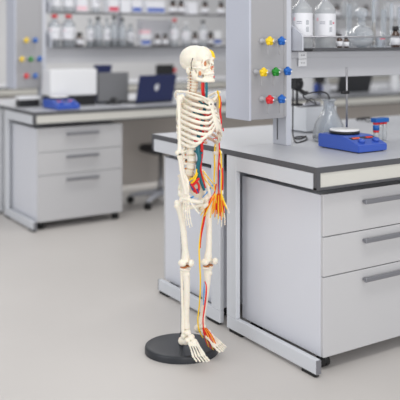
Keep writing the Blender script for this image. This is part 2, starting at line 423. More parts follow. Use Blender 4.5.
vial((onp(339.5, y), y, SH1+.0008), .0165, .072, 'small brown vial between the white-labelled bottle and the round flask', None)
vial((onp(346.2, y), y, SH1+.0008), .0155, .064, 'smaller brown vial just left of the round glass flask', None)
vial((onp(395.5, y), y, SH1+.0008), .026, .12, 'brown bottle with white label at the right end of the near shelf', None)
# round flask
t = thing('round_flask', 'big round clear glass flask with stopper on the near shelf', 'flask', (onp(361.5, 3.2), 3.2, SH1+.0008))
b = MB(); r = .072; prof = [(.03, 0)]
for k in range(3, 22): a = PI*k/24; prof.append((r*math.sin(a), r*.88*(1-math.cos(a))))
prof += [(.024, .122), (.022, .15), (.03, .155), (.03, .16)]
b.lathe(prof, n=40, m=M['glass']); b.build('flask_body', M['glass'], t)
b = MB(); b.lathe([(.016, .15), (.02, .165), (.034, .175), (.036, .2), (.03, .215), (.012, .222)], n=24, m=M['glass']); b.build('stopper', M['glass'], t)
b = MB(); b.lathe([(.02, .004), (.05, .012), (.066, .035), (.069, .05)], n=32, m=M['frost']); b.build('liquid', M['frost'], t)
t = thing('glass_column', 'tall clear chromatography tube with brown staining on the near shelf', 'glass tube', (onp(373.8, 3.16), 3.16, SH1+.0008))
b = MB(); b.lathe([(.022, 0), (.022, .006), (.012, .012), (.0125, .26), (.015, .262), (.015, .27)], n=20, m=M['glass']); b.build('tube', M['glass'], t)
b = MB(); b.lathe([(.0115, .014), (.0115, .1), (.009, .14)], n=16, m=M['stain']); b.build('packing', M['stain'], t)
def beaker(loc, r, h, label, graduations='redink', group=None):
    t = thing('beaker', label, 'beaker', loc, 0, group)
    b = MB(); b.lathe([(r*.95, 0), (r, .004), (r, h), (r*1.05, h+.002), (r*.96, h+.001), (r*.95, .006), (r*.9, .005)], n=28, m=M['glass']); b.build('beaker_wall', M['glass'], t)
    b = MB()
    for k in range(4):
        for zc in ((.2, .28, .36, .44, .52, .6) if graduations else ()):
            a = math.radians(-130+k*22); a1 = a+.3
            b.add([(r*1.01*math.cos(a), r*1.01*math.sin(a), h*zc), (r*1.01*math.cos(a1), r*1.01*math.sin(a1), h*zc), (r*1.01*math.cos(a1), r*1.01*math.sin(a1), h*(zc+.03)), (r*1.01*math.cos(a), r*1.01*math.sin(a), h*(zc+.03))], [(0, 1, 2, 3)], M['ink'])
    if graduations:
        vs = []
        for k in range(9):
            a = math.radians(-140+k*12); vs += [(r*1.012*math.cos(a), r*1.012*math.sin(a), h*.8), (r*1.012*math.cos(a), r*1.012*math.sin(a), h*.88)]
        b.add(vs, [(2*k, 2*k+2, 2*k+3, 2*k+1) for k in range(8)], M[graduations], True)
        b.build('graduations', M['ink'], t)
    return t
beaker((onp(380.3, 3.14), 3.14, SH1+.0008), .026, .058, 'small beaker with red band and graduations on the near shelf')
for px, yy, r, h in ((383.5, 3.33, .018, .22), (391.5, 3.27, .012, .26), (349, 3.36, .018, .25), (400, 3.36, .018, .24)):
    t = thing('measuring_cylinder', {383.5: 'clear measuring cylinder behind the small red-banded beaker', 391.5: 'thin tall clear cylinder left of the brown bottle', 349: 'clear cylinder standing behind the round flask', 400: 'clear cylinder at the right picture edge on the near shelf'}[px], 'measuring cylinder', (onp(px, yy), yy, SH1+.0008))
    b = MB(); b.lathe([(r*1.7, 0), (r*1.7, .005), (r, .01), (r, h), (r*1.1, h+.003)], n=20, m=M['glass']); b.build('cylinder_wall', M['glass'], t)
    b = MB(); b.lathe([(r*.9, .011), (r*.9, h*.35)], n=18, m=M['frost']); b.build('liquid', M['frost'], t)

# rack of tubes in front of the far edge
t = thing('sample_jar', 'clear sample jar with blue lid and red rings right of hotplate', 'jar', (3.12, 3.04, TZ))
b = MB()
for k in range(3): b.lathe([(.013, 0), (.015, .004), (.015, .1)], (-.031+.031*k, 0, 0), 16, M['frost'])
b.build('tube', M['frost'], t)
b = MB()
for k in range(3): b.lathe([(.0157, .088), (.0157, .098)], (-.031+.031*k, 0, 0), 16, M['red'])
b.build('ring', M['red'], t)
b = MB(); b.box(-.049, .049, -.022, .022, .099, .122, M['bluecap'], .004); b.build('lid', M['bluecap'], t)
t = thing('sample_tube', 'short blue-capped tube with red ring in front of the sample jar', 'sample tube', (3.04, 2.99, TZ))
b = MB(); b.lathe([(.012, 0), (.015, .004), (.015, .062)], n=16, m=M['frost']); b.build('tube_body', M['frost'], t)
b = MB(); b.lathe([(.0158, .054), (.0158, .064)], n=16, m=M['red']); b.build('ring', M['red'], t)
b = MB(); b.lathe([(.017, .0645), (.017, .088), (.015, .09)], n=18, m=M['bluecap']); b.build('cap', M['bluecap'], t)
# goggles
t = thing('safety_glasses', 'black-framed safety glasses lying behind the sample jar', 'glasses', (onp(376, 3.72), 3.72, TZ), -.5)
b = MB()
for s_ in (-1, 1):
    b.tube([(s_*.01, 0, .012), (s_*.035, -.005, .028), (s_*.068, .0, .024), (s_*.07, .006, .01), (s_*.04, .0, .004), (s_*.012, 0, .006), (s_*.01, 0, .012)], .003, m=M['black'])
b.tube([(-.012, 0, .018), (0, -.003, .02), (.012, 0, .018)], .003, m=M['black']); b.build('front_frame', M['black'], t)
for s_ in (-1, 1):
    b = MB(); b.tube([(s_*.07, .004, .022), (s_*.078, .05, .014), (s_*.074, .11, .008), (s_*.06, .14, .006)], .0045, m=M['black']); b.build('temple', M['black'], t)
t = thing('safety_glasses', 'thin folded black spectacles near the far worktop edge', 'glasses', (onp(363, 3.86), 3.86, TZ), 0)
b = MB(); b.tube([(-.06, 0, .006), (-.03, 0, .012), (.05, 0, .012), (.07, .01, .008)], .007, m=M['black']); b.build('front_frame', M['black'], t)
# white instrument box on the rear half of the near bench
t = thing('instrument_box', 'plain white instrument box with rounded corners behind the column post', 'instrument', (3.0, 3.51, TZ))
bx('housing', M['apronw'], t, 0, .24, 0, .24, .006, .146, .004); 
b = MB(); [b.lathe([(.01, 0), (.01, .007)], (q[0], q[1], 0), 10, M['rubber']) for q in ((.03, .03), (.21, .03), (.03, .21), (.21, .21))]; b.build('foot', M['rubber'], t)
b = MB(); b.tube([(.02, .04, .160), (.1, .045, .166), (.15, .05, .162)], [.012, .014, .011], m=M['chrome']); b.box(.0, .16, .03, .08, .145, .152, M['steel']); b.build('spout', M['chrome'], t, label='chrome nozzle on top')
t = thing('desk_lamp', 'black round-headed lamp over the white instrument box', 'lamp', (onp(297, 3.665), 3.665, TZ+.1468))
b = MB(); b.lathe([(.04, 0), (.04, .01), (.01, .014), (.007, .02), (.007, .09)], n=20, m=M['black']); b.build('stand', M['black'], t)
b = MB(); b.ell((0.0, .0, .13), (.04, .04, .042), m=M['black']); b.box(-.045, .025, -.03, .03, .10, .17, M['black'], .012); b.tube([(.01, 0, .10), (.04, -.02, .075), (.065, -.02, .078)], [.012, .014, .01], m=M['black']); b.build('lamp_head', M['black'], t)
# black cable
b = MB(); zt = TOPZ+.0045
def wp(px, py, yy): return (onp(px, yy), yy, zat(py, px, yy))
b.tube([wp(293, 77.5, 3.36), wp(293, 100, 3.36), wp(292.8, 118, 3.37), (onp(293, 3.3), 3.3, .93), (onp(296, 3.2), 3.2, zt), (onp(303, 3.22), 3.22, zt), (onp(307, 3.28), 3.28, zt), (onp(305, 3.36), 3.36, zt), (onp(298, 3.38), 3.38, zt), (onp(294, 3.3), 3.3, zt+.008), (onp(300, 3.3), 3.3, zt+.001), (onp(306, 3.38), 3.38, zt)], .0038, m=M['cable'], sub=6)
tag(b.build('power_cable', M['cable']), 'black cable coiled on the near worktop beside the column post', 'cable')
b = MB(); p0 = Vector((2.93, 3.60, 1.085))
b.tube([(3.02, 3.545, 1.062), wp(311, 98, 3.55), wp(316, 104, 3.42), (2.80, 3.30, 1.14), (2.84, 3.2, 1.165), (2.872, 3.175, 1.145), (2.875, 3.175, 1.10)], .0038, m=M['cable'], sub=6)
tag(b.build('flask_hose', M['cable']), 'black hose running from the box top into the conical flask', 'hose')

# ---------------------------------------------------------------- second row things
def laptop(loc, rz, w, d, h, tilt, body, label, logo=False, base=True):
    t = thing('laptop', label, 'laptop', loc, rz)
    bx('keyboard_base', M[body if body != 'navy' else 'dark'], t, -w/2, w/2, -d, 0, 0, .016, .004)
    b = MB(); b.box(-w/2, w/2, -.004, .004, 0, h, M[body], .003)
    b.box(-w/2+.01, w/2-.01, -.0048, -.0041, .01, h-.01, M['dark'])
    R = Matrix.Rotation(tilt, 4, 'X'); bmesh.ops.transform(b.bm, matrix=Matrix.Translation((0, .003, .016)) @ R, verts=b.bm.verts[:])
    lid = b.build('screen_lid', M[body], t)
    if logo:
        b = MB(); b.prism([(-.02, .0), (-.016, .03), (-.004, .036), (.006, .03), (.02, .028), (.024, .0), (.016, -.022), (0, -.03), (-.014, -.02)], .0041, .0056, 'y', M['label'])
        bmesh.ops.transform(b.bm, matrix=Matrix.Translation((0, .003, .016)) @ R @ Matrix.Translation((0, 0, h*.52)), verts=b.bm.verts[:])
        b.build('logo', M['label'], lid, label='white emblem on the lid')
    return t
# lids seen from behind: screen side turned away (+y)
y = 5.86
laptop((onp(154.2, y), y, TZ), PI+.14, .40, .25, .235, .25*-1, 'navy', 'open navy laptop with a white emblem on its lid, seen from behind', logo=True)
y = 5.98
t = thing('monitor', 'grey screen standing between the white instrument and the navy laptop', 'monitor', (onp(113, y), y, TZ), .0)
bx('screen', M['grey'], t, -.135, .15, 0, .03, .02, .265, .006); b = MB(); b.lathe([(.07, 0), (.07, .01), (.03, .02), (.02, .05)], (0, -.01, 0), 20, M['black']); b.build('foot', M['black'], t)
y = 6.16-.2
xa, xb = onp(50.5, y), onp(97, y)
t = thing('white_instrument', 'large white boxy instrument on a black base, second-row bench', 'instrument', (xa, y, TZ))
bx('housing', M['whitep'], t, 0, xb-xa, 0, .2, .085, .30, .008); bx('plinth', M['black'], t, .01, xb-xa-.01, .01, .19, 0, .086)
y = 6.1
xa = onp(98, y)
t = thing('navy_case', 'small navy case behind the grey screen on the second-row bench', 'case', (xa, y, TZ)); bx('case_body', M['navy'], t, 0, .13, 0, .08, 0, .32, .01)
bx('case_lid', M['navy'], t, -.004, .134, -.004, .084, .30, .325, .005)
y = 6.17; xa = onp(158, y)
t = thing('black_instrument', 'black box under the trunking behind the navy laptop, red knob on its side', 'instrument', (xa, y, TZ)); bx('housing', M['black'], t, 0, .17, 0, .05, 0, .315, .01)
b = MB(); b.lathe([(.022, 0), (.022, .03)], (.17, .03, .26), 16, M['red'], (1, 0, 0)); b.build('knob', M['red'], t, label='red knob')
t = thing('adapter_box', 'black box on the bench top under the blurred valve box at left', 'box', (2.2, 6.08, TZ)); bx('housing', M['black'], t, 0, .17, 0, .1, 0, .06, .01); bx('box_lid', M['whitep'], t, -.003, .173, -.003, .103, .058, .085, .005)
# laptop and things behind the near gap
y = 5.9
laptop((onp(353, y), y, TZ), PI-.1, .42, .25, .235, -.3, 'dark', 'open black laptop seen through the gap under the near trunking')
bx_ = lambda nm, lab, cat, m, px, yy, w, d, h, bev=.006: tag(bx(nm, M[m], None, onp(px, yy), onp(px, yy)+w, yy, yy+d, TZ, TZ+h, bev), lab, cat)
bx_('plastic_box', 'low white box right of the black laptop', 'box', 'whitep', 377, 6.05, .2, .1, .05)
t = thing('white_canister', 'white cylinder container at the right picture edge beyond the laptop', 'container', (onp(395, 5.95), 5.95, TZ))
b = MB(); b.lathe([(.045, 0), (.046, .005), (.046, .16), (.04, .17)], n=24, m=M['whitep']); b.build('canister_body', M['whitep'], t); b = MB(); b.lathe([(.048, .16), (.048, .185), (.044, .19)], n=24, m=M['whitep']); b.build('canister_lid', M['whitep'], t)
t = thing('blue_case', 'low blue case left of the black laptop behind the near gap', 'case', (onp(309, 6.09), 6.09, TZ)); bx('case_body', M['blue'], t, 0, .2, 0, .1, 0, .07, .01); bx('case_lid', M['blue'], t, .02, .18, .01, .09, .07, .085, .006)
bottle('wash_bottle', (onp(326, 5.8), 5.8, TZ), .034, .17, 'whitep', body='frost', label='white bottle with coloured label in front of the low blue case', rz=0)
t = thing('white_instrument', 'tall white housing behind the black lamp on the second-row bench', 'instrument', (onp(301, 5.9), 5.9, TZ)); bx('housing', M['whitep'], t, 0, .165, 0, .18, 0, .27, .008); bx('housing_top', M['post'], t, .01, .155, .01, .17, .268, .275)
t = thing('microscope_stand', 'black T-shaped stand between the white housing and the blue case', 'stand', (onp(319.5, 5.75), 5.75, TZ)); b = MB(); b.lathe([(.03, 0), (.03, .012), (.014, .016), (.014, .13), (.022, .14)], n=18, m=M['black']); b.build('pillar', M['black'], t)
b = MB(); b.prism([(-.06, .19), (.06, .19), (.03, .12), (-.026, .12)], -.03, .03, 'y', M['black']); b.build('head', M['black'], t)

# chair in the knee space
t = thing('lab_chair', 'blurred swivel chair with dark seat under the second-row bench', 'chair', (3.46, 6.0, 0), .0)
b = MB(); b.box(-.15, .15, -.15, .15, .45, .52, M['dark'], .03); b.build('seat', M['dark'], t)
b = MB(); b.lathe([(.025, .09), (.025, .22), (.016, .225), (.016, .45)], n=18, m=M['steel']); b.build('gas_column', M['steel'], t)
b = MB()
for k in range(5):
    a = 2*PI*k/5; b.tube([(0, 0, .1), (.14*math.cos(a), .14*math.sin(a), .09), (.27*math.cos(a), .27*math.sin(a), .07)], [.026, .022, .016], m=M['post'])
b.build('star_base', M['post'], t)
for k in range(5):
    a = 2*PI*k/5; b = MB(); c_ = (.27*math.cos(a), .27*math.sin(a))
    for dd in (-.014, .014): b.lathe([(.026, -.009), (.029, -.005), (.029, .005), (.026, .009)], (c_[0]+dd, c_[1], .029), 16, M['rubber'], (1, 0, 0))
    b.box(c_[0]-.005, c_[0]+.005, c_[1]-.02, c_[1]+.02, .03, .062, M['dark']); b.build('castor', M['rubber'], t)

# ---------------------------------------------------------------- shelf contents, second row
def box_thing(loc, w, d, h, m, band, label, group=None):
    t = thing('carton', label, 'box', loc, 0, group)
    bx('carton_body', M[m], t, -w/2, w/2, 0, d, 0, h, .002)
    if band:
        b = MB(); b.box(-w/2+.004, w/2-.004, -.001, 0, h*.15, h*.45, M[band]); b.build('printed_band', M[band], t)
    return t
Z2 = 1.3858; Z3 = 1.6808; yy = 6.24
def P2(px, z=Z2, y_=yy): return (onp(px, y_), y_, z)
bottle('reagent_bottle', P2(54.4), .054, .27, 'red', label='clear red-capped bottle with white label, nearest the blurred column', fill=.3)
bottle('reagent_bottle', P2(68.5), .058, .27, 'red', label='second red-capped bottle from the blurred column, lower shelf', fill=.3)
G = 'brown vials on the second-row lower shelf'
vial(P2(79.5), .035, .12, 'small dark vial right of the two red-capped bottles', None, lab=True)
vial(P2(157.5), .03, .11, 'left one of the vial pair below the white carton', G)
vial(P2(165), .03, .11, 'right one of the vial pair below the white carton', G)
vial(P2(195), .032, .13, 'brown vial above the skull on the blurred lower shelf', G)
vial(P2(210.5), .034, .13, 'brown vial just left of the blue-banded carton', G)
box_thing(P2(217.5), .085, .08, .14, 'whitep', 'blueink', 'white carton with blue print next to the tall near column')
box_thing(P2(146), .1, .08, .11, 'label', 'blueink', 'white carton with blue and red print left of the vial pair')
b = box_thing(P2(146.5, Z2+.11), .08, .07, .035, 'pink', None, 'small pink carton on top of the printed carton')
box_thing(P2(157, Z2, 6.36), .32, .1, .24, 'label', None, 'wide white carton behind the vial pair on the lower shelf')
bottle('reagent_bottle', P2(174.5), .042, .25, 'red', label='red-capped white bottle left of the skull on the shelf', body='frost')
bottle('reagent_bottle', P2(186), .045, .22, 'whitep', label='white-capped bottle directly above the skull crown', body='frost')
bottle('reagent_bottle', P2(203), .04, .24, 'dark', label='dark-capped bottle above the skull forehead', body='frost')
for k, (px, r, h) in enumerate(((90, .034, .24), (98, .045, .26), (107, .028, .25), (114, .04, .27), (122.5, .034, .25), (130.5, .036, .2))):
    names = ['first glass bottle right of the dark vial', 'wide clear glass bottle with dark cap', 'narrow clear glass bottle between two wide ones', 'tall clear bottle in the middle of the lower shelf', 'clear dark-capped bottle right of the tall one', 'short clear bottle left of the printed carton']
    bottle('glass_bottle', P2(px, Z2, 6.27+.04*(k % 2)), r, h, 'dark' if k in (1, 3, 4) else 'frost', body='glass', lab=k in (0, 2, 5), label=names[k]+', second-row lower shelf', group='clear glass bottles on the second-row lower shelf', fill=.4)
# upper shelf
up = [(56, 'bottle', .05), (69, 'bottle', .05), (82, 'pink'), (96, 'bottle', .04), (114, 'redink'), (126, 'label'), (137, 'blueink'), (156, 'blueink'), (173, 'vial'), (181, 'vial'), (193, 'label'), (205, 'vial'), (221, 'vial')]
desc = {56: 'blue-topped bottle at the left end of the upper shelf', 69: 'second blue-topped bottle on the upper shelf', 82: 'white carton with pink band on the upper shelf', 96: 'white bottle between two cartons on the upper shelf', 114: 'white carton with a red band on the upper shelf', 126: 'plain white carton on the upper shelf', 137: 'dark-topped carton with blue band on the upper shelf', 156: 'wide carton with a blue band, upper shelf', 173: 'first brown vial of the upper shelf', 181: 'second brown vial of the upper shelf beside the first', 193: 'small white carton above the skull on the upper shelf', 205: 'brown vial right of the small white carton, upper shelf', 221: 'brown vial beside the tall near column, upper shelf'}
for u in up:
    px = u[0]; p = P2(px, Z3, 6.3)
    if u[1] == 'bottle': bottle('reagent_bottle', p, u[2], .24, 'bluek', body='frost', label=desc[px])
    elif u[1] == 'vial': vial(p, .035, .13, desc[px], None)
    else: box_thing(p, .19 if px == 156 else .1, .12, .12, 'label', u[1] if u[1] != 'label' else None, desc[px])
# seen through the near shelf, farther right
for px, z, k in ((337, Z3, 'v'), (345, Z3, 'b'), (355, Z3, 'b'), (366, Z3, 'v'), (386, Z3, 'b'), (398, Z3, 'c'), (337, Z2, 'v'), (347, Z2, 'c'), (356, Z2, 'b'), (378, Z2, 'c'), (390, Z2, 'b'), (400, Z2, 'b')):
    up_ = 'upper' if z == Z3 else 'lower'
    p = P2(px, z, 6.3); where = {337: 'just right of the near labelled bottles', 345: 'second behind the near labelled bottles', 347: 'beside the first brown vial', 355: 'above the round flask', 356: 'behind the round flask', 366: 'right of the round flask stopper', 386: 'behind the near cylinders', 398: 'near the right picture edge', 378: 'behind the red-banded beaker', 390: 'behind the thin cylinder', 400: 'at the right picture edge'}[px]
    if k == 'v': vial(p, .034, .14, f'brown vial on the far {up_} shelf {where}', None)
    elif k == 'b': bottle('glass_bottle', p, .04, .19, 'frost', body='frost', lab=False, label=f'pale bottle on the far {up_} shelf {where}')
    else: box_thing(p, .16, .1, .17, 'label', None, f'white carton on the far {up_} shelf {where}')
# ---------------------------------------------------------------- the skeleton model
# local frame: +x the figure's left, -y its front, z up; origin on the floor under the stand pole
bone = mat('bone_plastic', (240, 233, 217), .42, noise=.03, scale=60, bump=.12, sss=.12)
bonep = mat('painted_bone_plastic', (232, 204, 184), .45, noise=.05, scale=50, sss=.1)
teal = mat('teal_vein', (14, 104, 118), .4); redv = mat('red_artery', (230, 20, 22), .38); yel = mat('yellow_nerve', (255, 212, 30), .42)
bluev = mat('blue_vein', (92, 158, 218), .42); dblue = mat('deep_blue_vein', (40, 84, 160), .4); orn = mat('orange_nerve', (255, 142, 24), .42)
disc = mat('spinal_disc', (226, 206, 176), .5); gristle = mat('root_stub', (196, 118, 58), .5)
SK_D = 3.64; SK_L = -.0858
sk_o = Vector((SK_L*Fy+SK_D*Fx, -SK_L*Fx+SK_D*Fy, 0)); sk_a = math.atan2(.2951, .9556)
sk = thing('skeleton_model', 'cream plastic human skeleton with red, yellow and blue vessels on a round black stand', 'skeleton', sk_o, sk_a)
def J(px, py, s, dy=None):
    "body-local point at lateral offset s (towards the figure's right) seen at picture column px, row py"
    k = (px-200)/FPX; f = (k*(SK_D-.766*s)-SK_L+.643*s)/(.766+.643*k)
    D = SK_D-.766*s-.643*f
    return Vector((-s, -f, H-(py-HOR)/FPX*D))
def remesh(name, b, vox, m, parent, smooth=4, cut=None, label=None, loc=None):
    me = b.mesh(name, m); o = bpy.data.objects.new(name, me); COL.objects.link(o)
    r = o.modifiers.new('r', 'REMESH'); r.mode = 'VOXEL'; r.voxel_size = vox
    if smooth: s_ = o.modifiers.new('s', 'SMOOTH'); s_.factor = .5; s_.iterations = smooth
    tmp = None
    if cut:
        tmp = bpy.data.objects.new('cut', cut.mesh('cut', m)); COL.objects.link(tmp)
        q = o.modifiers.new('b', 'BOOLEAN'); q.operation = 'DIFFERENCE'; q.object = tmp; q.solver = 'EXACT'
        s2_ = o.modifiers.new('s2', 'SMOOTH'); s2_.factor = .4; s2_.iterations = 2
    bpy.context.view_layer.update(); dg = bpy.context.evaluated_depsgraph_get()
    nm = bpy.data.meshes.new_from_object(o.evaluated_get(dg)); nm.name = name
    bpy.data.objects.remove(o)
    if tmp: bpy.data.objects.remove(tmp)
    nm.materials.clear(); nm.materials.append(m)
    for p in nm.polygons: p.use_smooth = True; p.material_index = 0
    o = bpy.data.objects.new(name, nm); COL.objects.link(o); o.parent = parent
    if label: o['label'] = label
    return o
lerp = lambda a, b, t: a+(b-a)*t

# stand
b = MB(); n = 64; prof = [(1.0, 0), (1.0, .022), (.985, .03), (.96, .033), (.9, .0335)]
vs = []; Rv = Vector((.766, -.643)); 
vx = Vector((-.0, 0))
# oval plate, long axis across the view of the stand's front
ax = Matrix.Rotation(-math.atan2(Fx, Fy)-sk_a, 2)
for r, z in prof:
    for i in range(n):
        a = 2*PI*i/n; p = ax @ Vector((.170*r*math.cos(a), .146*r*math.sin(a))); vs.append((p.x, p.y, z))
fs = [(j*n+i, j*n+(i+1) % n, (j+1)*n+(i+1) % n, (j+1)*n+i) for j in range(len(prof)-1) for i in range(n)]+[tuple(range(n))[::-1], tuple(range((len(prof)-1)*n, len(prof)*n))]
b.add(vs, fs, M['base'], True)
o = b.build('stand_base', M['base'], sk, label='round black plastic stand plate')
es = o.modifiers.new('e', 'EDGE_SPLIT'); es.split_angle = math.radians(40)

# skull -----------------------------------------------------------
hc = J(197.0, 60.3, 0)
HS = .83
Hm = Matrix.Translation(hc) @ Matrix.Rotation(math.radians(9), 4, 'Z') @ Matrix.Rotation(math.radians(-7), 4, 'X') @ Matrix.Scale(HS, 4)
def xf(b, Mx):
    for v in b.bm.verts:
        if v.co.z < .02: v.co.z = .02+(v.co.z-.02)*.955
    bmesh.ops.transform(b.bm, matrix=Mx, verts=b.bm.verts[:]); return b
b = MB()
b.ell((0, .017, .018), (.070, .084, .066), n=28); b.ell((0, -.038, .017), (.058, .052, .056), n=24); b.ell((0, .052, .0), (.056, .05, .052), n=20); b.ell((0, .02, -.035), (.05, .06, .03))
b.ell((0, -.058, -.05), (.026, .03, .03)); b.ell((0, -.07, -.078), (.027, .022, .018))
for s in (-1, 1):
    b.tube([(s*.006, -.086, -.008), (s*.028, -.087, .0), (s*.05, -.072, -.01)], [.008, .008, .007])
    b.tube([(s*.051, -.072, -.01), (s*.053, -.066, -.03), (s*.047, -.066, -.046)], [.006, .006, .008])
    b.tube([(s*.012, -.084, -.045), (s*.03, -.08, -.05), (s*.048, -.066, -.05)], [.006, .007, .009])
    b.ell((s*.036, -.03, -.062), (.016, .03, .03)); b.ell((s*.048, -.03, -.03), (.012, .03, .02)); b.ell((s*.046, -.062, -.054), (.014, .015, .014)); b.ell((s*.028, -.066, -.066), (.014, .015, .016))
    b.tube([(s*.05, -.058, -.05), (s*.064, -.035, -.046), (s*.069, -.01, -.043), (s*.066, .012, -.04)], [.007, .0052, .005, .006], flat=.7)
    b.ell((s*.058, .028, -.055), (.011, .014, .02)); b.tube([(s*.01, -.083, -.006), (s*.011, -.09, -.03)], [.006, .006])
    b.tube([(s*.012, -.088, -.035), (s*.017, -.084, -.06), (s*.01, -.088, -.07)], [.005, .005, .006])
b.tube([(0, -.086, -.006), (0, -.094, -.024), (0, -.101, -.037)], [.008, .007, .006])
b.tube([(-.03, -.052, -.085), (-.024, -.076, -.086), (0, -.088, -.086), (.024, -.076, -.086), (.03, -.052, -.085)], [.008, .009, .009, .009, .008])
xf(b, Hm)
c = MB()
for s in (-1, 1):
    c.ell((s*.032, -.092, -.026), (.020, .044, .019)); c.ell((s*.076, -.050, -.018), (.014, .02, .022))
c.ell((0, -.104, -.057), (.013, .032, .018)); xf(c, Hm)
skull = remesh('skull', b, .0021, bone, sk, 3, c)
peach = mat('orange_brown_patch', (214, 138, 92), .6)  # orange-brown ellipsoids set into the eye sockets, nose and jaw gap
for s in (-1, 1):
    b = MB(); b.ell((s*.032, -.062, -.025), (.0165, .012, .0155), n=16); xf(b, Hm); b.build('eye_socket_patch', peach, skull, label='orange-brown patch deep in the eye socket')
b = MB(); b.ell((0, -.081, -.056), (.010, .010, .014), n=14); xf(b, Hm); b.build('nose_patch', peach, skull, label='orange-brown patch in the nose opening')
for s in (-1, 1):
    b = MB(); b.ell((s*.049, -.040, -.078), (.005, .008, .014), n=12); xf(b, Hm); b.build('jaw_patch', peach, skull, label='orange-brown patch between cheek and jaw')
b = MB()
for s in (-1, 1):
    b.tube([(s*.058, -.002, -.055), (s*.055, -.004, -.08), (s*.05, -.01, -.104), (s*.044, -.022, -.114)], [.014, .016, .015, .011], flat=.6, up=(0, 1, 0))
    b.tube([(s*.05, -.012, -.105), (s*.038, -.048, -.12), (s*.018, -.078, -.126), (0, -.085, -.126)], [.012, .0115, .011, .011]); b.tube([(s*.053, -.018, -.1), (s*.054, -.034, -.062)], [.010, .007], flat=.6)
    b.tube([(s*.036, -.048, -.108), (s*.024, -.07, -.11), (0, -.083, -.109)], [.0065, .007, .007])
b.ell((0, -.088, -.127), (.016, .009, .012)); xf(b, Hm)
jaw = remesh('mandible', b, .0021, bone, skull, 3)
b = MB()
for row, zz, hh in ((0, -.0965, .0065), (1, -.1015, .006)):
    for k in range(-6, 7):
        a = k/6.0; x = .029*math.sin(a*1.45); y = -.052-.037*math.cos(a*1.45)+(.003 if row else 0)
        b.ell((x, y, zz), (.0035, .0035, hh), n=8)
xf(b, Hm); b.build('teeth', mat('tooth_enamel', (246, 242, 230), .3), skull)
b = MB(); b.tube([Hm @ Vector((-.075, -.018, .006)), Hm @ Vector((-.078, -.008, -.018)), Hm @ Vector((-.076, -.006, -.045))], .0018, m=M['dark']); b.ell(Hm @ Vector((-.0735, -.018, .008)), (.003, .003, .003), m=M['dark'], n=8); b.ell(Hm @ Vector((-.074, -.006, -.052)), (.0035, .0035, .0035), m=M['steel'], n=8)
b.build('jaw_spring', M['dark'], skull, label='dark metal jaw spring')
# yellow painted area on the left half of the brow
b = MB(); b.tube([Hm @ Vector(p) for p in ((.012, -.0815, .045), (.022, -.087, .03), (.03, -.0865, .014), (.036, -.0875, .0))], [.005, .009, .010, .008], flat=.5, m=yel)
b.build('brow_nerve', yel, skull, label='yellow band over the left brow')
b = MB()
for p, m_ in (((.012, -.089, -.045), redv), ((.016, -.087, -.075), orn), ((.02, -.085, -.1), redv), ((.006, -.092, -.12), redv)): b.ell(Hm @ Vector(p), (.003, .003, .005), m=m_, n=8)
b.build('face_artery', redv, skull)

# vertebrae -------------------------------------------------------
def vertebra(b, c, q, w, h, kind):
    R = q.to_matrix()
    def P(x, y, z): return Vector(c)+R @ Vector((x, y, z))
    b.lathe([(w*.92, -h*.42), (w*.99, -h*.36), (w*.88, 0), (w*.99, h*.36), (w*.92, h*.42)], c, 16, None, R @ Vector((0, 0, 1)))
    for s in (-1, 1):
        b.tube([P(s*w*.6, w*.6, h*.15), P(s*w*.8, w*1.35, h*.1)], w*.3, sub=1)
        tl = {'c': 1.5, 't': 1.75, 'l': 1.9}[kind]
        b.tube([P(s*w*.75, w*1.3, h*.1), P(s*w*tl, w*1.45, h*.12)], [w*.3, w*.2], sub=1)
        b.tube([P(s*w*.7, w*1.5, h*.55), P(s*w*.65, w*1.55, -h*.5)], w*.24, sub=1)
    b.tube([P(0, w*1.5, 0), P(0, w*(2.1 if kind == 'c' else 2.7), -h*(.3 if kind != 't' else .9))], [w*.32, w*.22], sub=1)
spine_pts = [J(194.8, 70, 0), J(194.8, 77, 0), J(194.6, 86, 0), J(192, 96, 0), J(188.5, 108, 0), J(187, 122, 0), J(188, 136, 0), J(190.5, 148, 0), J(191.5, 160, 0), J(190, 172, 0), J(187.5, 182, 0)]
for i in (3, 4, 5, 6): spine_pts[i].y += .0
SP, _ = spline(spine_pts, [0]*len(spine_pts), 20)
cum = [0]
for i in range(1, len(SP)): cum.append(cum[-1]+(SP[i]-SP[i-1]).length)
def spine_at(t):
    d = t*cum[-1]
    for i in range(1, len(SP)):
        if cum[i] >= d:
            u = (d-cum[i-1])/max(1e-9, cum[i]-cum[i-1]); return SP[i-1].lerp(SP[i], u), (SP[i]-SP[i-1]).normalized()
    return SP[-1], (SP[-1]-SP[-2]).normalized()
hs = [.62]*7+[.85+.03*k for k in range(12)]+[1.35, 1.4, 1.45, 1.5, 1.5]; tot = sum(hs); acc = 0
VT = []
sp = bpy.data.objects.new('spine', MB().mesh('spine', bone)); bpy.data.objects.remove(sp)
bdisc = MB(); 
for k, hh in enumerate(hs):
    t = (acc+hh/2)/tot; te = (acc+hh)/tot; acc += hh
    p, tg = spine_at(t); pe, tge = spine_at(te)
    kind = 'c' if k < 7 else 't' if k < 19 else 'l'
    w = {'c': .0165, 't': .0135+.0004*(k-7), 'l': .0215}[kind]
    VT.append((p, -tg, hh/tot*cum[-1], w, kind))
    bdisc.lathe([(w*.9, -.0025), (w*.95, 0), (w*.9, .0025)], pe, 14, disc, tge)
bdisc.tube(SP[::10], .007, m=disc, n=8, sub=1); spine = bdisc.build('spine', disc, sk, label='cream spinal column with discs')
for p, up, hh, w, kind in VT:
    b = MB(); vertebra(b, (0, 0, 0), Vector((0, 0, 1)).rotation_difference(up), w, hh*1.0, kind)
    v = remesh('vertebra', b, .0021, bone, spine, 2); v.location = p
